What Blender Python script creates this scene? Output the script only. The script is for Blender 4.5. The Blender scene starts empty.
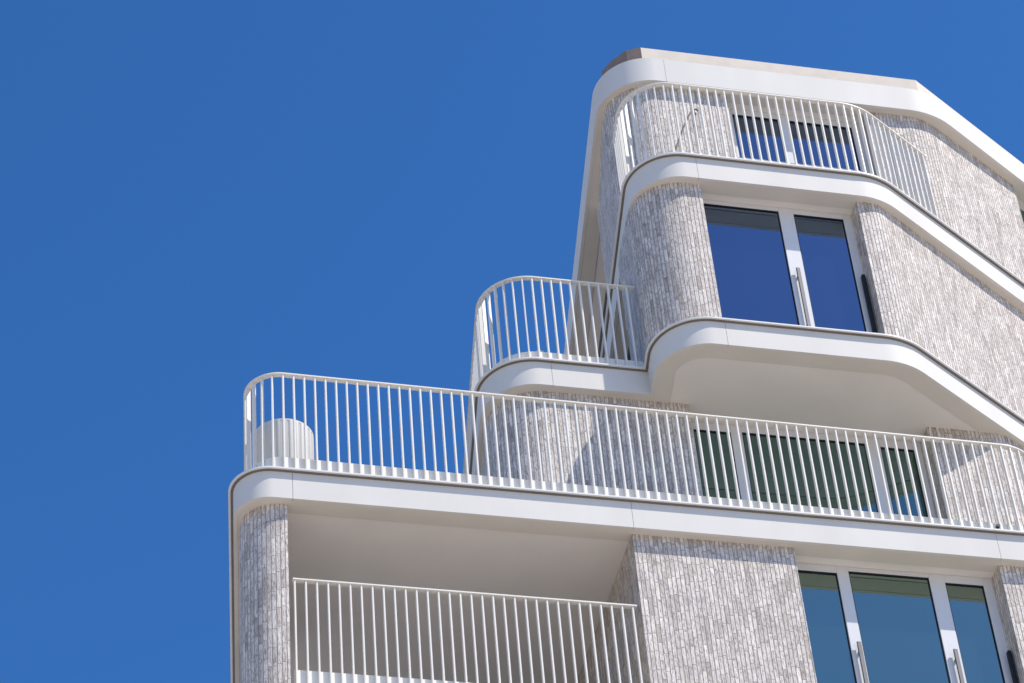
import bpy, bmesh, math, random
from mathutils import Vector, Matrix
from mathutils.geometry import tessellate_polygon
random.seed(7)
scene = bpy.context.scene
COL = scene.collection

# ------------------------------------------------------------------ materials
def new_mat(name):
    m = bpy.data.materials.new(name); m.use_nodes = True
    nt = m.node_tree
    return m, nt, nt.nodes['Principled BSDF']

def N(nt, typ, **kw):
    n = nt.nodes.new(typ)
    for k, v in kw.items():
        setattr(n, k, v)
    return n

def math_node(nt, op, a, b=None):
    n = N(nt, 'ShaderNodeMath', operation=op)
    for i, v in enumerate((a, b)):
        if v is None: continue
        if isinstance(v, (int, float)): n.inputs[i].default_value = v
        else: nt.links.new(v, n.inputs[i])
    return n.outputs[0]

def painted(name, col, rough=0.4, var=0.06, scale=3.0, metallic=0.0, bump=0.0, bscale=60.0, streak=False, spec=0.3):
    """plain painted / plastered surface with faint uneven tone"""
    m, nt, b = new_mat(name)
    tc = N(nt, 'ShaderNodeTexCoord')
    mp = N(nt, 'ShaderNodeMapping'); mp.inputs['Scale'].default_value = (1, 1, 0.25) if streak else (1, 1, 1)
    nt.links.new(tc.outputs['Object'], mp.inputs[0])
    no = N(nt, 'ShaderNodeTexNoise'); no.inputs['Scale'].default_value = scale; no.inputs['Detail'].default_value = 6
    nt.links.new(mp.outputs[0], no.inputs['Vector'])
    r = N(nt, 'ShaderNodeValToRGB')
    r.color_ramp.elements[0].position = 0.3; r.color_ramp.elements[1].position = 0.7
    r.color_ramp.elements[0].color = [c * (1 - var) for c in col] + [1]
    r.color_ramp.elements[1].color = [min(1, c * (1 + var * 0.4)) for c in col] + [1]
    nt.links.new(no.outputs[0], r.inputs[0]); nt.links.new(r.outputs[0], b.inputs['Base Color'])
    b.inputs['Specular IOR Level'].default_value = spec; b.inputs['Roughness'].default_value = rough; b.inputs['Metallic'].default_value = metallic
    if bump:
        n2 = N(nt, 'ShaderNodeTexNoise'); n2.inputs['Scale'].default_value = bscale; n2.inputs['Detail'].default_value = 4
        nt.links.new(tc.outputs['Object'], n2.inputs['Vector'])
        bp = N(nt, 'ShaderNodeBump'); bp.inputs['Strength'].default_value = bump; bp.inputs['Distance'].default_value = 0.01
        nt.links.new(n2.outputs[0], bp.inputs['Height']); nt.links.new(bp.outputs[0], b.inputs['Normal'])
    return m

def brick_material():
    """glazed strip bricks standing upright: 5 cm wide, 24 cm tall, every one its own tone"""
    m, nt, b = new_mat('glazed_upright_brick')
    L = nt.links
    uv = N(nt, 'ShaderNodeUVMap'); uv.uv_map = 'UVMap'
    sp = N(nt, 'ShaderNodeSeparateXYZ'); L.new(uv.outputs[0], sp.inputs[0])
    U, V = sp.outputs[0], sp.outputs[1]
    BW, BH = 0.049, 0.235
    cu = math_node(nt, 'DIVIDE', U, BW)
    col = math_node(nt, 'FLOOR', cu)
    fu = math_node(nt, 'FRACT', cu)
    w1 = N(nt, 'ShaderNodeTexWhiteNoise', noise_dimensions='1D'); L.new(col, w1.inputs['W'])
    cv = math_node(nt, 'ADD', math_node(nt, 'DIVIDE', V, BH), w1.outputs['Value'])
    row = math_node(nt, 'FLOOR', cv)
    fv = math_node(nt, 'FRACT', cv)
    cmb = N(nt, 'ShaderNodeCombineXYZ'); L.new(col, cmb.inputs[0]); L.new(row, cmb.inputs[1])
    w2 = N(nt, 'ShaderNodeTexWhiteNoise', noise_dimensions='2D'); L.new(cmb.outputs[0], w2.inputs['Vector'])
    # distance to the joint, in metres
    du = math_node(nt, 'MULTIPLY', math_node(nt, 'MINIMUM', fu, math_node(nt, 'SUBTRACT', 1.0, fu)), BW)
    dv = math_node(nt, 'MULTIPLY', math_node(nt, 'MINIMUM', fv, math_node(nt, 'SUBTRACT', 1.0, fv)), BH * 1.7)
    d = math_node(nt, 'MINIMUM', du, dv)
    mr = N(nt, 'ShaderNodeMapRange', interpolation_type='SMOOTHSTEP')
    mr.inputs['From Min'].default_value = 0.001; mr.inputs['From Max'].default_value = 0.0075
    L.new(d, mr.inputs['Value'])
    # tone of each brick
    ramp = N(nt, 'ShaderNodeValToRGB'); ramp.color_ramp.interpolation = 'LINEAR'
    e = ramp.color_ramp.elements
    e[0].position = 0.0; e[0].color = (0.46, 0.405, 0.36, 1)
    e[1].position = 1.0; e[1].color = (0.79, 0.725, 0.65, 1)
    for p, c in ((0.14, (0.60, 0.54, 0.48)), (0.45, (0.665, 0.605, 0.545)), (0.78, (0.725, 0.665, 0.60))):
        k = e.new(p); k.color = c + (1,)
    L.new(w2.outputs['Value'], ramp.inputs[0])
    # fired-clay mottling inside a brick, stretched along it
    mp = N(nt, 'ShaderNodeMapping'); mp.inputs['Scale'].default_value = (60, 15, 1); L.new(uv.outputs[0], mp.inputs[0])
    off = N(nt, 'ShaderNodeVectorMath', operation='MULTIPLY_ADD')
    L.new(w2.outputs['Color'], off.inputs[0]); off.inputs[1].default_value = (30, 30, 30); L.new(mp.outputs[0], off.inputs[2])
    no = N(nt, 'ShaderNodeTexNoise'); no.inputs['Scale'].default_value = 1.0; no.inputs['Detail'].default_value = 5; no.inputs['Roughness'].default_value = 0.65
    L.new(off.outputs[0], no.inputs['Vector'])
    r2 = N(nt, 'ShaderNodeValToRGB'); r2.color_ramp.elements[0].position = 0.33; r2.color_ramp.elements[1].position = 0.54
    r2.color_ramp.elements[0].color = (0.46, 0.435, 0.425, 1); r2.color_ramp.elements[1].color = (1.08, 1.08, 1.08, 1)
    L.new(no.outputs[0], r2.inputs[0])
    mul = N(nt, 'ShaderNodeMix', data_type='RGBA', blend_type='MULTIPLY'); mul.inputs[0].default_value = 1.0
    L.new(ramp.outputs[0], mul.inputs[6]); L.new(r2.outputs[0], mul.inputs[7])
    # broad drift over the wall
    mp3 = N(nt, 'ShaderNodeMapping'); mp3.inputs['Scale'].default_value = (8.5, 3.6, 1); L.new(uv.outputs[0], mp3.inputs[0])
    n3 = N(nt, 'ShaderNodeTexNoise'); n3.inputs['Scale'].default_value = 1.0; n3.inputs['Detail'].default_value = 4; L.new(mp3.outputs[0], n3.inputs['Vector'])
    r3 = N(nt, 'ShaderNodeValToRGB'); r3.color_ramp.elements[0].position = 0.35; r3.color_ramp.elements[1].position = 0.65
    r3.color_ramp.elements[0].color = (0.85, 0.835, 0.835, 1); r3.color_ramp.elements[1].color = (1.12, 1.11, 1.10, 1)
    L.new(n3.outputs[0], r3.inputs[0])
    mul2 = N(nt, 'ShaderNodeMix', data_type='RGBA', blend_type='MULTIPLY'); mul2.inputs[0].default_value = 1.0
    L.new(mul.outputs[2], mul2.inputs[6]); L.new(r3.outputs[0], mul2.inputs[7])
    mj = N(nt, 'ShaderNodeMix', data_type='RGBA'); mj.inputs[6].default_value = (0.48, 0.435, 0.39, 1)
    L.new(mr.outputs[0], mj.inputs[0]); L.new(mul2.outputs[2], mj.inputs[7])
    L.new(mj.outputs[2], b.inputs['Base Color'])
    rr = N(nt, 'ShaderNodeMapRange'); rr.inputs['To Min'].default_value = 0.9; rr.inputs['To Max'].default_value = 0.58; b.inputs['Specular IOR Level'].default_value = 0.3
    L.new(mr.outputs[0], rr.inputs['Value']); L.new(rr.outputs[0], b.inputs['Roughness'])
    # relief: joints, bricks set in and out a little, rough faces
    h1 = math_node(nt, 'MULTIPLY', mr.outputs[0], 0.7)
    h2 = math_node(nt, 'MULTIPLY', w2.outputs['Value'], 0.5)
    h3 = math_node(nt, 'MULTIPLY', no.outputs[0], 0.8)
    hs = math_node(nt, 'ADD', math_node(nt, 'ADD', h1, h2), h3)
    bp = N(nt, 'ShaderNodeBump'); bp.inputs['Strength'].default_value = 0.9; bp.inputs['Distance'].default_value = 0.015
    L.new(hs, bp.inputs['Height']); L.new(bp.outputs[0], b.inputs['Normal'])
    return m

def glass_material(name, tint, refl, body):
    """coated double glazing over a dark room: mirror share tinted by the coating"""
    m, nt, b = new_mat(name)
    nt.nodes.remove(b)
    L = nt.links
    out = nt.nodes['Material Output']
    tc = N(nt, 'ShaderNodeTexCoord')
    no = N(nt, 'ShaderNodeTexNoise'); no.inputs['Scale'].default_value = 1.1; no.inputs['Detail'].default_value = 1
    L.new(tc.outputs['Object'], no.inputs['Vector'])
    bp = N(nt, 'ShaderNodeBump'); bp.inputs['Strength'].default_value = 0.05; bp.inputs['Distance'].default_value = 0.02
    L.new(no.outputs[0], bp.inputs['Height'])
    g = N(nt, 'ShaderNodeBsdfGlossy'); g.inputs['Roughness'].default_value = 0.012; g.inputs['Color'].default_value = tint + (1,)
    L.new(bp.outputs[0], g.inputs['Normal'])
    df = N(nt, 'ShaderNodeBsdfDiffuse'); df.inputs['Color'].default_value = body + (1,)
    mx = N(nt, 'ShaderNodeMixShader')
    lw = N(nt, 'ShaderNodeLayerWeight'); lw.inputs['Blend'].default_value = 0.25
    f = math_node(nt, 'MINIMUM', math_node(nt, 'ADD', math_node(nt, 'MULTIPLY', lw.outputs['Fresnel'], 0.6), refl), 1.0)
    L.new(f, mx.inputs[0]); L.new(df.outputs[0], mx.inputs[1]); L.new(g.outputs[0], mx.inputs[2])
    L.new(mx.outputs[0], out.inputs['Surface'])
    return m

M = {
    'white': painted('white_coated_metal', (0.72, 0.69, 0.635), 0.6, 0.06, 1.6, streak=True, spec=0.2),
    'rail': painted('warm_white_rail_paint', (0.83, 0.795, 0.72), 0.45, 0.03, 4),
    'coping': painted('white_coping_metal', (0.82, 0.81, 0.78), 0.35, 0.03, 3),
    'core': painted('dark_core_and_painted_shade', (0.20, 0.18, 0.165), 0.9, 0.1, 3),  # slab core, and the strip that paints shade under the coping
    'return': painted('bounce_tinted_fascia_return', (0.71, 0.665, 0.585), 0.6, 0.05, 2.2),  # white fascia metal turned under, warm ground bounce put into its colour
    'soffit': painted('pale_plaster_soffit', (0.85, 0.80, 0.735), 0.85, 0.05, 1.1, bump=0.08, bscale=90),
    'brick': brick_material(),
    'frame': painted('light_grey_aluminium', (0.70, 0.70, 0.70), 0.35, 0.03, 3),
    'gasket': painted('black_gasket', (0.012, 0.013, 0.016), 0.6, 0.1, 8),
    'handle': painted('brushed_steel_handle', (0.17, 0.17, 0.175), 0.55, 0.1, 30, metallic=0.3),
    'black': painted('black_powder_coat', (0.014, 0.015, 0.02), 0.45, 0.1, 8),
    'stone': painted('cream_stone_parapet', (0.74, 0.655, 0.545), 0.8, 0.08, 5, bump=0.15, bscale=40),
    'brown': painted('brown_clay_cladding', (0.27, 0.205, 0.17), 0.8, 0.15, 6, bump=0.2, bscale=40),
    'planter': painted('white_glazed_planter', (0.64, 0.615, 0.56), 0.6, 0.04, 3),
    'rod': painted('bronze_brown_metal', (0.19, 0.15, 0.13), 0.6, 0.1, 20, metallic=0.3),
    'deck': painted('grey_terrace_tile', (0.42, 0.41, 0.39), 0.8, 0.1, 6),
    'g_teal': glass_material('teal_coated_glass', (0.56, 0.74, 0.65), 0.42, (0.012, 0.024, 0.023)),
    'g_green': glass_material('green_coated_glass', (0.29, 0.48, 0.455), 0.44, (0.018, 0.030, 0.028)),
    'g_dark': glass_material('dark_side_glass', (0.5, 0.56, 0.58), 0.10, (0.010, 0.012, 0.012)),
    'g_blue': glass_material('blue_coated_glass', (0.355, 0.49, 0.73), 0.40, (0.006, 0.009, 0.010)),
}

# ------------------------------------------------------------------ helpers
UPV = Vector((0, 0, 1))
def link(o, parent=None):
    COL.objects.link(o)
    if parent is not None: o.parent = parent
    return o

def obj(name, bm, mat, parent=None, smooth=False, recalc=True):
    if recalc: bmesh.ops.recalc_face_normals(bm, faces=bm.faces)
    me = bpy.data.meshes.new(name); bm.to_mesh(me); bm.free()
    me.materials.append(M[mat])
    if smooth:
        for p in me.polygons: p.use_smooth = True
        try: me.set_sharp_from_angle(angle=math.radians(32))
        except Exception: pass
    return link(bpy.data.objects.new(name, me), parent)

def box(bm, x0, x1, y0, y1, z0, z1, bevel=0.0):
    vs = [bm.verts.new(p) for p in ((x0,y0,z0),(x1,y0,z0),(x1,y1,z0),(x0,y1,z0),(x0,y0,z1),(x1,y0,z1),(x1,y1,z1),(x0,y1,z1))]
    fs = [bm.faces.new([vs[i] for i in f]) for f in ((0,3,2,1),(4,5,6,7),(0,1,5,4),(1,2,6,5),(2,3,7,6),(3,0,4,7))]
    if bevel:
        es = {e for f in fs for e in f.edges}
        bmesh.ops.bevel(bm, geom=list(es), offset=bevel, segments=1, affect='EDGES')

def fillet(corners):
    """corners: (x, y, radius) -> polyline with round corners"""
    P = [Vector(c[:2]) for c in corners]; out = [P[0]]
    for i in range(1, len(P) - 1):
        r = corners[i][2] if len(corners[i]) > 2 else 0
        a = (P[i-1] - P[i]).normalized(); b = (P[i+1] - P[i]).normalized()
        if r <= 0: out.append(P[i]); continue
        half = a.angle(b) / 2
        t = r / math.tan(half)
        cen = P[i] + (a + b).normalized() * (r / math.sin(half))
        p0 = P[i] + a * t; p1 = P[i] + b * t
        v0 = p0 - cen; v1 = p1 - cen
        ang = v0.angle_signed(v1)          # clockwise positive in 2D mathutils
        n = max(6, int(abs(ang) / math.radians(4)))
        for k in range(n + 1):
            th = -ang * k / n
            out.append(cen + Vector((v0.x * math.cos(th) - v0.y * math.sin(th), v0.x * math.sin(th) + v0.y * math.cos(th))))
    out.append(P[-1])
    return out

def offset(path, d):
    """shift a polyline to its left (the inside of the building) by d, mitred"""
    res = []
    for i, p in enumerate(path):
        dirs = []
        if i > 0: dirs.append((p - path[i-1]).normalized())
        if i < len(path) - 1: dirs.append((path[i+1] - p).normalized())
        ns = [Vector((-q.y, q.x)) for q in dirs]
        if len(ns) == 1: res.append(p + ns[0] * d)
        else:
            m = (ns[0] + ns[1]).normalized()
            res.append(p + m * (d / max(0.3, m.dot(ns[0]))))
    return res

def arclen(path):
    s = [0.0]
    for a, b in zip(path, path[1:]): s.append(s[-1] + (b - a).length)
    return s

def at_s(path, S, s):
    s = max(0, min(S[-1], s))
    for i in range(len(S) - 1):
        if s <= S[i+1] or i == len(S) - 2:
            L = S[i+1] - S[i]
            t = (s - S[i]) / L if L else 0
            return path[i].lerp(path[i+1], t), (path[i+1] - path[i]).normalized()

def project_s(path, S, q):
    best = (1e9, 0)
    for i in range(len(path) - 1):
        a, b = path[i], path[i+1]; d = b - a
        t = max(0, min(1, (q - a).dot(d) / d.length_squared))
        best = min(best, ((a + d * t - q).length, S[i] + t * d.length))
    return best[1]

def sub_path(path, S, s0, s1):
    return [at_s(path, S, s0)[0]] + [p for p, s in zip(path, S) if s0 + 1e-4 < s < s1 - 1e-4] + [at_s(path, S, s1)[0]]

def band(bm, path, thick, z0, z1, u0=0.0):
    """a wall / strip of given thickness standing on a polyline, with metric UVs"""
    uvl = bm.loops.layers.uv.get('UVMap') or bm.loops.layers.uv.new('UVMap')
    inn = offset(path, thick); S = arclen(path)
    O0 = [bm.verts.new((p.x, p.y, z0)) for p in path]; O1 = [bm.verts.new((p.x, p.y, z1)) for p in path]
    I0 = [bm.verts.new((p.x, p.y, z0)) for p in inn]; I1 = [bm.verts.new((p.x, p.y, z1)) for p in inn]
    def face(vs, uvs):
        f = bm.faces.new(vs)
        for l, u in zip(f.loops, uvs): l[uvl].uv = u
        return f
    for i in range(len(path) - 1):
        a, b = u0 + S[i], u0 + S[i+1]
        face((O0[i], O0[i+1], O1[i+1], O1[i]), ((a, z0), (b, z0), (b, z1), (a, z1)))
        face((I0[i+1], I0[i], I1[i], I1[i+1]), ((b, z0), (a, z0), (a, z1), (b, z1)))
        face((O1[i], O1[i+1], I1[i+1], I1[i]), ((a, 0), (b, 0), (b, thick), (a, thick)))
        face((O0[i+1], O0[i], I0[i], I0[i+1]), ((b, 0), (a, 0), (a, thick), (b, thick)))
    face((O0[0], O1[0], I1[0], I0[0]), ((u0, z0), (u0, z1), (u0 - thick, z1), (u0 - thick, z0)))
    e = u0 + S[-1]
    face((O0[-1], I0[-1], I1[-1], O1[-1]), ((e, z0), (e + thick, z0), (e + thick, z1), (e, z1)))

def plate(bm, outline, z0, z1):
    """flat slab of any plan outline"""
    A = [bm.verts.new((p.x, p.y, z0)) for p in outline]; B = [bm.verts.new((p.x, p.y, z1)) for p in outline]
    n = len(outline)
    for a, b, c in tessellate_polygon([[Vector((p.x, p.y, 0)) for p in outline]]):
        if len({a, b, c}) < 3: continue
        bm.faces.new((A[a], A[b], A[c])); bm.faces.new((B[a], B[b], B[c]))
    for i in range(n):
        bm.faces.new((A[i], A[(i+1) % n], B[(i+1) % n], B[i]))

SL = 0.15                                   # the left flank leans this much in x per metre of depth
CH = 0.635                                  # the chamfered right flank goes back this much per metre
def left_x(x, y, yy): return x + SL * (yy - y)
YB, XF = 33.0, 17.2                         # back of the building, far end of the right flank

def outline(front, xl, rl, xr, rr, extra=None):
    """open edge line of a floor: back left, round left corner, front, round right corner, right flank"""
    pts = [(left_x(xl, front, YB), YB), (xl, front, rl)]
    if extra:                               # (front of the lower left balcony, corner x, radius, x of the inner corner)
        bf, bx, br, ix = extra
        pts = [(left_x(bx, bf, YB), YB), (bx, bf, br), (ix, bf, 0), (xl, front, rl)]
    pts += [(xr, front, rr), (XF, front + CH * (XF - xr))]
    return fillet(pts)

# ------------------------------------------------------------------ the building
house = link(bpy.data.objects.new('apartment_building', None))
house.location = (7.0, 23.0, -1.6)
house['label'] = 'stepped apartment building with white rounded balcony bands and grey upright brick walls'
house['category'] = 'building'
INV = Matrix.Translation(-Vector(house.location))
def adopt(o):                               # first-level part: keep its world place under the building's base point
    o.parent = house; o.matrix_parent_inverse = INV
    return o

Z1, Z2, Z3, ZR = 20.0, 22.93, 25.86, 28.87  # tops of the slabs
Z0 = 17.07
B1, B2, B3, BR = 19.62, 22.55, 25.48, 28.43 # their undersides
B0 = 16.69
GZ = -1.6

edge = {
    'L0': outline(22.84, 3.26, 0.42, 12.32, 0.7),
    'L1': outline(22.82, 3.26, 0.42, 12.32, 0.7),
    'L2': outline(22.89, 8.177, 0.64, 11.27, 1.0, (23.84, 6.315, 0.65, 8.319)),
    'L3': outline(23.025, 8.20, 0.64, 11.45, 1.0),
    'LR': outline(24.112, 8.365, 0.68, 12.985, 1.2),
}

def floor(key, zt, zb, joints, lip=0.052, lip_t=0.017, gap=0.010, label=None):
    path = edge[key]
    back = [Vector((XF + 1.0, YB))]
    core = offset(path, lip + 0.05) + back
    bm = bmesh.new(); plate(bm, core, zb + 0.05, zt - 0.012)
    slab = adopt(obj('floor_slab', bm, 'core'))
    if label: slab['label'] = label
    if lip_t:
        bm = bmesh.new(); band(bm, path, 0.30, zt - lip_t, zt)
        obj('coping', bm, 'coping', slab, smooth=True)
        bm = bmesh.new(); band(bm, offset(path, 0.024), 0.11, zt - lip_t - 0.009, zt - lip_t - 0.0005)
        obj('painted_shade_strip', bm, 'core', slab, smooth=True)  # dark strip puts the shade under the coping lip into colour
    bm = bmesh.new(); plate(bm, offset(path, 0.32) + back, zt - 0.02, zt - 0.002)
    obj('terrace_floor', bm, 'deck', slab)
    face = offset(path, lip); S = arclen(face)
    cuts = [0.0] + sorted(project_s(face, S, Vector(j)) for j in joints) + [S[-1]]
    ztop = zt - lip_t - gap if lip_t else zt
    for a, b in zip(cuts, cuts[1:]):
        a2 = a + 0.0022 if a > 0 else a; b2 = b - 0.0022 if b < S[-1] else b
        if b2 - a2 < 0.05: continue
        p = sub_path(face, S, a2, b2)
        bm = bmesh.new(); band(bm, p, 0.045, zb, ztop)
        obj('fascia_panel', bm, 'white', slab, smooth=True)
    bm = bmesh.new(); band(bm, offset(face, 0.046), 0.20, zb + 0.004, zb + 0.05)
    obj('soffit_edge_strip', bm, 'return', slab, smooth=True)
    bm = bmesh.new(); plate(bm, offset(face, 0.249) + back, zb + 0.014, zb + 0.049)
    obj('soffit', bm, 'soffit', slab)
    return slab

floor('L0', Z0, B0, [(3.97, 22.84), (7.63, 22.84), (11.8, 22.84)])
floor('L1', Z1, B1, [(3.95, 22.82), (7.63, 22.82), (11.80, 22.82), (3.4, 25.2), (15.0, 24.5)],
      label='long main terrace slab with white edge band, rounded at its left corner')
floor('L2', Z2, B2, [(7.21, 23.84), (9.065, 22.89), (13.6, 24.35), (6.8, 27.5)],
      label='balcony slab with a bulging round front right of a smaller set back balcony')
floor('L3', Z3, B3, [(9.09, 23.02), (8.5, 26.0), (14.2, 24.7)],
      label='upper balcony slab with white edge band sloping back on the right')
floor('LR', ZR, BR, [(9.27, 24.11), (8.9, 28.2), (15.2, 25.5)], lip=0.0, lip_t=0.0,
      label='white roof edge band under the cream parapet')

def wall(pts, z0, z1, thick=0.26, u0=None, label=None):
    p = fillet(pts)
    bm = bmesh.new(); band(bm, p, thick, z0, z1, random.uniform(0, 20) if u0 is None else u0)
    o = adopt(obj('brick_wall', bm, 'brick', smooth=True))
    if label: o['label'] = label
    return o

E_ = 0.03
# storey under the main terrace
wall([(left_x(3.415, 22.975, 25.4), 25.4), (3.395, 22.975, 0.40), (3.905, 22.975)], Z0, B1 + E_, 0.3, label='round cornered brick pier at the left end of the open loggia')
wall([(7.64, 27.0), (7.64, 22.99), (9.45, 22.99)], Z0, B1 + E_, 0.25, label='broad flat brick wall between the loggia and the lower window')
wall([(11.815, 23.27), (11.815, 22.995), (12.27, 22.995, 0.5), (16.8, 22.995 + CH * 4.53)], Z0, B1 + E_, 0.22)
bm = bmesh.new(); band(bm, [Vector((4.0, 27.2)), Vector((7.9, 27.0))], 0.2, Z0, B1 + E_)
adopt(obj('loggia_back_wall', bm, 'soffit'))
# main terrace storey
wall([(left_x(6.465, 24.01, 30), 30), (6.465, 24.01, 0.6), (8.865, 24.01)], Z1 - .03, B2 + E_, 0.26, label='round cornered brick wall behind the main terrace railing')
wall([(11.835, 24.32), (11.835, 24.015), (12.80, 24.015, 0.5), (16.6, 24.015 + CH * 3.8)], Z1 - .03, B2 + E_, 0.24)
# bulge storey
wall([(8.455, 24.66), (8.31, 23.19, 0.58), (9.14, 23.19)], Z2 - .03, B3 + E_, 0.28, label='rounded brick pier left of the tall blue window')
wall([(11.15, 23.46), (11.15, 23.185), (11.41, 23.185, 0.45), (16.6, 23.185 + 0.647 * 5.19)], Z2 - .03, B3 + E_, 0.22, label='slanting brick wall right of the tall blue window')
# top storey
wall([(8.90, 26.56), (8.455, 24.23, 0.56), (10.12, 24.23)], Z3 - .03, BR + E_, 0.26, label='round cornered brick wall behind the top balcony railing')
wall([(12.05, 24.52), (12.05, 24.235), (12.87, 24.235, 0.9), (14.53, 24.235 + 0.618 * 1.66)], Z3 - .03, BR + E_, 0.28, label='slanting brick wall under the roof edge')
# left and right flanks beyond the visible brick
def flank(name, a, b, z0, z1, mat):
    bm = bmesh.new(); band(bm, [Vector(a), Vector(b)], 0.12, z0, z1)
    return adopt(obj(name, bm, mat))
flank('side_window', (left_x(8.90, 26.56, 31.5) + .26, 31.5), (8.90 + .26, 26.50), Z3 - .03, BR + E_, 'g_dark')
flank('side_window', (left_x(8.455, 24.66, 31.5) + .28, 31.5), (8.455 + .27, 24.60), Z2 - .03, B3 + E_, 'g_dark')
flank('side_window', (14.42, 25.45), (17.0, 27.1), Z3 - .03, BR + E_, 'g_green')
# plain back of the house and the storeys below the picture
bm = bmesh.new()
for z0, z1 in ((Z0, B1), (Z1 - .03, B2), (Z2 - .03, B3), (Z3 - .03, BR)):
    band(bm, [Vector((17.3, 27.6)), Vector((17.3, 32.6)), Vector((10.4, 32.6))], 0.25, z0 + .002, z1 + .02)
adopt(obj('rear_wall', bm, 'brick'))
zt = Z0
for k in range(6):
    ztop = B0 - 2.93 * k; zbot = max(GZ, ztop - 2.55)
    wall([(left_x(3.41, 22.98, 32.6), 32.6), (3.39, 22.98, 0.40), (12.27, 22.98, 0.5), (16.8, 22.98 + CH * 4.53), (17.2, 32.6)], zbot, ztop + .03, 0.3)
    if k < 5 and ztop - 2.93 > GZ + 1:
        bm = bmesh.new(); plate(bm, edge['L0'] + [Vector((XF + 1, YB))], ztop - 2.93, ztop - 2.55)
        adopt(obj('floor_slab', bm, 'white'))

# roof parapet of cream stone, set back, with a faceted left corner
par = [Vector(p) for p in ((left_x(8.70, 24.95, 32.4), 32.4), (8.70, 24.95), (8.785, 24.745), (8.93, 24.55), (9.105, 24.455), (13.02, 24.455), (16.9, 24.455 + CH * 3.88))]
bm = bmesh.new(); band(bm, par, 0.30, ZR - 0.05, 29.47)
bm2 = bmesh.new(); band(bm2, [q for q in offset(par[:5], -0.012)][:4] + [par[4] + Vector((-0.002, -0.004))], 0.011, ZR - 0.04, 29.474)
k = adopt(obj('parapet_cladding', bm2, 'brown')); k['label'] = 'brown faceted cladding at the left corner of the roof parapet'
p = adopt(obj('parapet', bm, 'stone')); p['label'] = 'cream stone parapet rising behind the white roof edge'

# ------------------------------------------------------------------ windows
def window(x0, x1, yf, z0, z1, panes, glass, handles=(), guard=None, label=None):
    """panes: (xa, xb, ztop). Frame bars fill what is left between them."""
    bm = bmesh.new()
    zb = z0 + 0.10
    xs = x0
    head = max(p[2] for p in panes)
    for xa, xb, zt in panes:
        box(bm, xs, xa, yf, yf + 0.09, z0, z1, 0.004)
        box(bm, xa + .0005, xb - .0005, yf + .001, yf + 0.088, zt, z1 - .001, 0.003)
        box(bm, xa + .0005, xb - .0005, yf + .001, yf + 0.088, z0, zb, 0.003)
        xs = xb
    box(bm, xs, x1, yf, yf + 0.09, z0, z1, 0.004)
    w = adopt(obj('window', bm, 'frame'))
    if label: w['label'] = label
    for xa, xb, zt in panes:
        bm = bmesh.new(); g = 0.010
        box(bm, xa + .001, xa + g, yf + .010, yf + .05, zb, zt - .001)
        box(bm, xb - g, xb - .001, yf + .010, yf + .05, zb, zt - .001)
        box(bm, xa + g + .0005, xb - g - .0005, yf + .010, yf + .05, zt - g - .004, zt - .001)
        box(bm, xa + g + .0005, xb - g - .0005, yf + .010, yf + .05, zb + .001, zb + g)
        obj('gasket', bm, 'gasket', w).matrix_parent_inverse = Matrix()
        bm = bmesh.new(); box(bm, xa + .006, xb - .006, yf + .024, yf + .048, zb + .004, zt - .004)
        obj('glass_pane', bm, glass, w)
    for hx, hz0, hz1 in handles:
        bm = bmesh.new()
        box(bm, hx - .024, hx + .024, yf - .060, yf - .036, hz0, hz1, 0.006)
        for zz in (hz0 + .12, hz1 - .12):
            box(bm, hx - .010, hx + .010, yf - .042, yf + .003, zz - .015, zz + .015)
        box(bm, hx - .012, hx + .012, yf - .037, yf - .030, hz0 + .2, hz1 - .2)
        obj('handle', bm, 'handle', w)
    if guard:
        gx, gy, g0, g1 = guard
        bm = bmesh.new(); box(bm, gx - .022, gx + .022, gy - .03, gy + .03, g0, g1, 0.008)
        obj('guard_post', bm, 'black', w)
    return w

window(9.44, 11.814, 23.24, Z0, B1 + .012, [(9.52, 10.005, 19.535), (10.14, 11.07, 19.575), (11.25, 11.70, 19.525)], 'g_teal',
       handles=[(10.085, 17.55, 18.56), (11.175, 17.55, 18.56)], guard=(11.775, 23.16, 17.25, 18.56),
       label='teal three pane window beside the broad brick wall')
window(8.855, 11.834, 24.30, Z1, B2 + .012, [(8.99, 9.45, 22.45), (9.59, 11.13, 22.47), (11.31, 11.74, 22.44)], 'g_green',
       label='dark green wide window behind the main terrace railing')
window(9.13, 11.149, 23.43, Z2, B3 + .012, [(9.20, 10.20, 25.425), (10.39, 11.04, 25.405)], 'g_blue',
       handles=[(10.29, 23.35, 24.40)], guard=(11.105, 23.36, 23.1, 24.36),
       label='tall deep blue window above the bulging balcony edge')
window(10.11, 12.049, 24.46, Z3, BR + .012, [(10.25, 10.90, 28.34), (11.04, 11.92, 28.34)], 'g_blue',
       label='blue window behind the top balcony railing')

# ------------------------------------------------------------------ railings
def bar_mesh(name, h, w=0.018, d=0.046):
    bm = bmesh.new(); box(bm, -w/2, w/2, -d/2, d/2, 0, h, 0.002)
    bmesh.ops.recalc_face_normals(bm, faces=bm.faces)
    me = bpy.data.meshes.new(name); bm.to_mesh(me); bm.free(); me.materials.append(M['rail'])
    return me

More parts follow.
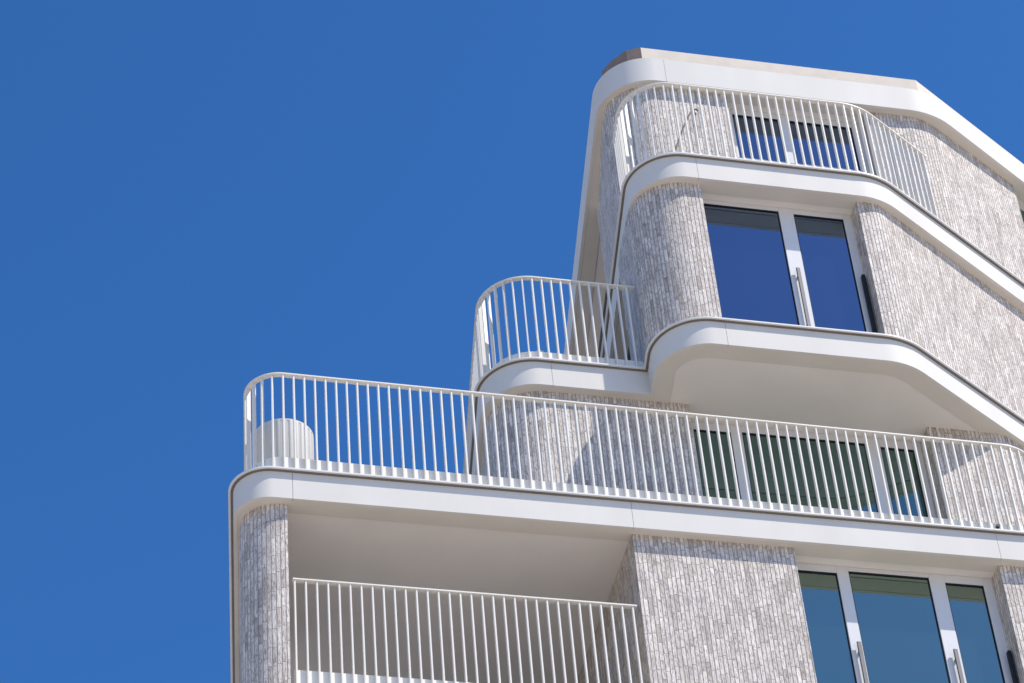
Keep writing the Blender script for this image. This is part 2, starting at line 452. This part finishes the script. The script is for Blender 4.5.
def railing(path, zs, ztop, phase, pitch, solo, label, plate_h=0.20, skip=lambda p: False, plate_off=0.026):
    """path: centre line of the bars. solo(p) says which bars become objects of their own."""
    S = arclen(path)
    bm = bmesh.new(); band(bm, offset(path, -0.032), 0.064, ztop - 0.016, ztop)
    r = adopt(obj('railing', bm, 'rail', smooth=True)); r['label'] = label
    bm = bmesh.new(); band(bm, offset(path, plate_off), 0.012, zs - .004, zs + plate_h)
    obj('kick_plate', bm, 'rail', r, smooth=True)
    h = ztop - 0.0165 - zs - 0.006
    me = bar_mesh('baluster', h)
    s0 = project_s(path, S, Vector(phase)); k0 = math.floor(s0 / pitch)
    rest = bmesh.new(); nrest = 0; n = 0
    s = s0 - k0 * pitch
    while s < S[-1]:
        p, t = at_s(path, S, s)
        ang = math.atan2(t.y, t.x) + random.uniform(-.012, .012)
        mat = Matrix.Translation((p.x, p.y, zs + .006)) @ Matrix.Rotation(ang, 4, 'Z')
        if solo(p):
            o = bpy.data.objects.new('baluster', me); link(o, r); o.matrix_local = mat; n += 1
        else:
            tmp = bmesh.new(); tmp.from_mesh(me); tmp.transform(mat)
            m2 = bpy.data.meshes.new('t'); tmp.to_mesh(m2); tmp.free(); rest.from_mesh(m2); bpy.data.meshes.remove(m2); nrest += 1
        s += pitch
    if nrest:
        o = obj('baluster_row', rest, 'rail', r, recalc=False); o['kind'] = 'stuff'
    else: rest.free()
    return r

def clip(path, p0, p1):
    S = arclen(path); a = project_s(path, S, Vector(p0)); b = project_s(path, S, Vector(p1))
    return sub_path(path, S, min(a, b), max(a, b))

pitch = 0.1165
r1 = clip(outline(22.865, 3.47, 0.34, 12.31, 0.60), (4.5, 30.0), (14.5, 24.25))
r1 = [Vector((p.x, p.y + 0.0088 * max(0.0, p.x - 4.0))) if p.y < 23.2 else p for p in r1]
railing(r1, Z1, Z1 + 1.365, (3.983, 22.87), pitch, lambda p: 3.60 < p.x < 11.65 and p.y < 23.1,
        'long white bar railing along the front of the main terrace', plate_h=0.20)
r2 = clip(outline(23.93, 6.47, 0.55, 11, 0.5), (7.1, 28.5), (8.365, 23.93))
railing(r2, Z2, Z2 + 1.39, (7.56, 23.93), 0.1175, lambda p: False,
        'short white railing curving round the small left balcony', plate_h=0.20)
r3 = clip(outline(23.15, 8.315, 0.55, 11.42, 0.9), (8.50, 24.25), (12.56, 23.93))
railing(r3, Z3, Z3 + 1.39, (9.75, 23.15), 0.1135, lambda p: False,
        'white curved railing of the top balcony under the roof edge', plate_h=0.19)
railing([Vector((3.955, 23.04)), Vector((7.60, 23.04))], 17.33, 18.675, (3.975, 23.04), 0.1155, lambda p: True,
        'straight white railing across the open loggia', plate_h=0.215)

# drain spout at the foot of the main railing
bm = bmesh.new(); bmesh.ops.create_cone(bm, cap_ends=True, segments=12, radius1=.022, radius2=.022, depth=.05, matrix=Matrix.Translation((11.86, 22.895, 20.10)) @ Matrix.Rotation(math.pi/2, 4, 'X'))
adopt(obj('drain_spout', bm, 'black'))

# ------------------------------------------------------------------ loose things on the terraces
def lathe(name, prof, cx, cy, mat, seg=64, parent=None):
    bm = bmesh.new(); rings = []
    for r, z in prof:
        rings.append([bm.verts.new((cx + r * math.cos(2*math.pi*k/seg), cy + r * math.sin(2*math.pi*k/seg), z)) for k in range(seg)])
    for a, b in zip(rings, rings[1:]):
        for k in range(seg): bm.faces.new((a[k], a[(k+1) % seg], b[(k+1) % seg], b[k]))
    bm.faces.new(rings[0][::-1]); bm.faces.new(rings[-1])
    return obj(name, bm, mat, parent, smooth=True)

def ribbed(name, prof, cx, cy, mat, ribs=30, amp=0.004):
    bm = bmesh.new(); rings = []; seg = ribs * 8
    for r, z, k in prof:
        ring = []
        for q in range(seg):
            a = 2 * math.pi * q / seg
            rr = r + k * amp * (2 * abs(math.cos(a * ribs / 2)) - 1)
            ring.append(bm.verts.new((cx + rr * math.cos(a), cy + rr * math.sin(a), z)))
        rings.append(ring)
    for a, b in zip(rings, rings[1:]):
        for k in range(seg): bm.faces.new((a[k], a[(k+1) % seg], b[(k+1) % seg], b[k]))
    bm.faces.new(rings[0][::-1]); bm.faces.new(rings[-1])
    return obj(name, bm, mat, None, smooth=True)
PX, PY = 4.045, 23.965
pot = ribbed('planter', [(0.31, 19.999, 1), (0.328, 20.03, 1), (0.335, 21.39, 1), (0.338, 21.395, 0), (0.338, 21.42, 0), (0.30, 21.42, 0), (0.30, 21.25, 0)], PX, PY, 'planter')
pot['label'] = 'tall white ribbed round planter behind the railing at the left corner of the main terrace'; pot['category'] = 'planter'
soil = lathe('soil', [(0.299, 21.10), (0.299, 21.24)], PX, PY, 'rod', 32, pot)

def tube(bm, pts, r, seg=8):
    pts = [Vector(p) for p in pts]; rings = []
    for i, p in enumerate(pts):
        t = (pts[min(i+1, len(pts)-1)] - pts[max(i-1, 0)]).normalized()
        a = t.orthogonal().normalized(); b = t.cross(a)
        rings.append([bm.verts.new(p + a * (r * math.cos(2*math.pi*k/seg)) + b * (r * math.sin(2*math.pi*k/seg))) for k in range(seg)])
    for q, w in zip(rings, rings[1:]):
        off = min(range(seg), key=lambda o: sum((q[k].co - w[(k+o) % seg].co).length for k in range(seg)))
        for k in range(seg): bm.faces.new((q[k], q[(k+1) % seg], w[(k+1+off) % seg], w[(k+off) % seg]))
    bm.faces.new(rings[0][::-1]); bm.faces.new(rings[-1])

# bent brown metal stand on the top balcony
st = link(bpy.data.objects.new('folding_stand', None)); st.location = (9.2, 23.75, Z3)
st['label'] = 'thin bent brown metal stand leaning behind the top balcony railing'; st['category'] = 'stand'
def local(o, root):
    o.parent = root; o.matrix_parent_inverse = Matrix.Translation(-root.location); return o
Y = 23.85
bm = bmesh.new(); tube(bm, [(8.98, Y, Z3 + .0), (9.16, Y, 26.86), (9.30, Y, 27.26), (9.385, Y, 27.47), (9.42, Y, 27.54), (9.47, Y, 27.62), (9.51, Y, 27.64), (9.535, Y, 27.61)], 0.012)
local(obj('leg', bm, 'rod', smooth=True), st)
bm = bmesh.new(); tube(bm, [(9.50, Y + .03, 27.60), (9.49, Y + .04, 27.5), (9.465, Y + .05, 27.36)], 0.012)
local(obj('arm', bm, 'rod', smooth=True), st)

# white shell chair back on the small balcony
ch = link(bpy.data.objects.new('garden_chair', None)); ch.location = (7.25, 24.45, Z2)
ch['label'] = 'white rounded chair on the small left balcony, only its back edge showing'; ch['category'] = 'chair'
bm = bmesh.new()
cx, cy = 7.25, 24.42
n = 16; prev = None
for k in range(n + 1):
    a = math.pi * k / n
    x = cx - 0.10 * math.cos(a); z = 23.36 + 0.25 * math.sin(a) ** 0.7
    q = [bm.verts.new((x, cy, 23.34)), bm.verts.new((x, cy, z)), bm.verts.new((x, cy + .035, z)), bm.verts.new((x, cy + .035, 23.34))]
    if prev:
        for i in range(4): bm.faces.new((prev[i], q[i], q[(i+1) % 4], prev[(i+1) % 4]))
    else: bm.faces.new(q)
    prev = q
bm.faces.new(prev[::-1])
local(obj('backrest', bm, 'planter', smooth=True), ch)
bm = bmesh.new(); box(bm, cx - .22, cx + .22, cy + .036, cy + .45, Z2 + .42, Z2 + .45, 0.012)
local(obj('seat', bm, 'planter'), ch)
for sx in (-1, 1):
    for yy in (cy + .06, cy + .42):
        bm = bmesh.new(); tube(bm, [(cx + sx * .19, yy, Z2 + .42), (cx + sx * .21, yy, Z2 - .003)], .014)
        local(obj('leg', bm, 'planter', smooth=True), ch)

# ------------------------------------------------------------------ ground
def ground_material():
    m, nt, b = new_mat('pale_paving')
    tc = N(nt, 'ShaderNodeTexCoord'); no = N(nt, 'ShaderNodeTexNoise'); no.inputs['Scale'].default_value = 0.35; no.inputs['Detail'].default_value = 8
    nt.links.new(tc.outputs['Object'], no.inputs['Vector'])
    br = N(nt, 'ShaderNodeTexBrick'); br.inputs['Scale'].default_value = 1.0; br.inputs['Brick Width'].default_value = 0.6; br.inputs['Row Height'].default_value = 0.3
    br.inputs['Mortar Size'].default_value = 0.008
    br.inputs['Color1'].default_value = (0.68, 0.59, 0.48, 1); br.inputs['Color2'].default_value = (0.60, 0.52, 0.43, 1); br.inputs['Mortar'].default_value = (0.30, 0.28, 0.25, 1)
    nt.links.new(tc.outputs['Object'], br.inputs['Vector'])
    mx = N(nt, 'ShaderNodeMix', data_type='RGBA', blend_type='MULTIPLY'); mx.inputs[0].default_value = 0.35
    nt.links.new(br.outputs['Color'], mx.inputs[6]); nt.links.new(no.outputs[0], mx.inputs[7])
    nt.links.new(mx.outputs[2], b.inputs['Base Color']); b.inputs['Roughness'].default_value = 0.9
    return m
M['ground'] = ground_material()
bm = bmesh.new(); s = 1500
vs = [bm.verts.new((x, y, GZ)) for x, y in ((-s, -s), (s, -s), (s, s), (-s, s))]; bm.faces.new(vs)
g = obj('ground', bm, 'ground'); g['kind'] = 'structure'

# ------------------------------------------------------------------ light, sky, camera
SUN_EL, SUN_AZ = math.radians(51.5), math.radians(127)     # azimuth from +Y towards +X
w = bpy.data.worlds.new('World'); scene.world = w; w.use_nodes = True
nt = w.node_tree; bg = nt.nodes['Background']
sk = nt.nodes.new('ShaderNodeTexSky'); sk.sky_type = 'NISHITA'; sk.sun_disc = False
sk.sun_elevation = SUN_EL; sk.sun_rotation = SUN_AZ
sk.air_density = 1.0; sk.dust_density = 0.5; sk.ozone_density = 9.0
hs = nt.nodes.new('ShaderNodeHueSaturation'); hs.inputs['Saturation'].default_value = 1.17; hs.inputs['Hue'].default_value = 0.503
nt.links.new(sk.outputs[0], hs.inputs['Color']); nt.links.new(hs.outputs[0], bg.inputs['Color'])
bg.inputs['Strength'].default_value = 0.13

sun = bpy.data.lights.new('sun', 'SUN'); sun.energy = 3.6; sun.angle = math.radians(0.53); sun.color = (1.0, 0.93, 0.83)
so = link(bpy.data.objects.new('sun', sun))
d = Vector((math.sin(SUN_AZ) * math.cos(SUN_EL), math.cos(SUN_AZ) * math.cos(SUN_EL), math.sin(SUN_EL)))
so.rotation_euler = d.to_track_quat('Z', 'Y').to_euler(); so.location = d * 80

cam = bpy.data.cameras.new('camera'); cam.sensor_width = 36; cam.lens = 2900 / 1024 * 36; cam.clip_end = 6000; cam.clip_start = 0.1
co = link(bpy.data.objects.new('camera', cam))
right = Vector((0.9754061, -0.20942747, -0.06872465)); up = Vector((-0.09461439, -0.67943442, 0.72761046)); fwd = Vector((0.19907551, 0.70321334, 0.68253933))
co.matrix_world = Matrix(((right.x, up.x, -fwd.x, 0), (right.y, up.y, -fwd.y, 0), (right.z, up.z, -fwd.z, 0), (0, 0, 0, 1)))
scene.camera = co
vs_ = scene.view_settings
vs_.view_transform = 'Standard'; vs_.look = 'None'; vs_.gamma = 1.0; vs_.use_curve_mapping = False; vs_.exposure = 0.4
scene.render.engine = 'CYCLES'
scene.cycles.use_denoising = True
scene.cycles.max_bounces = 8
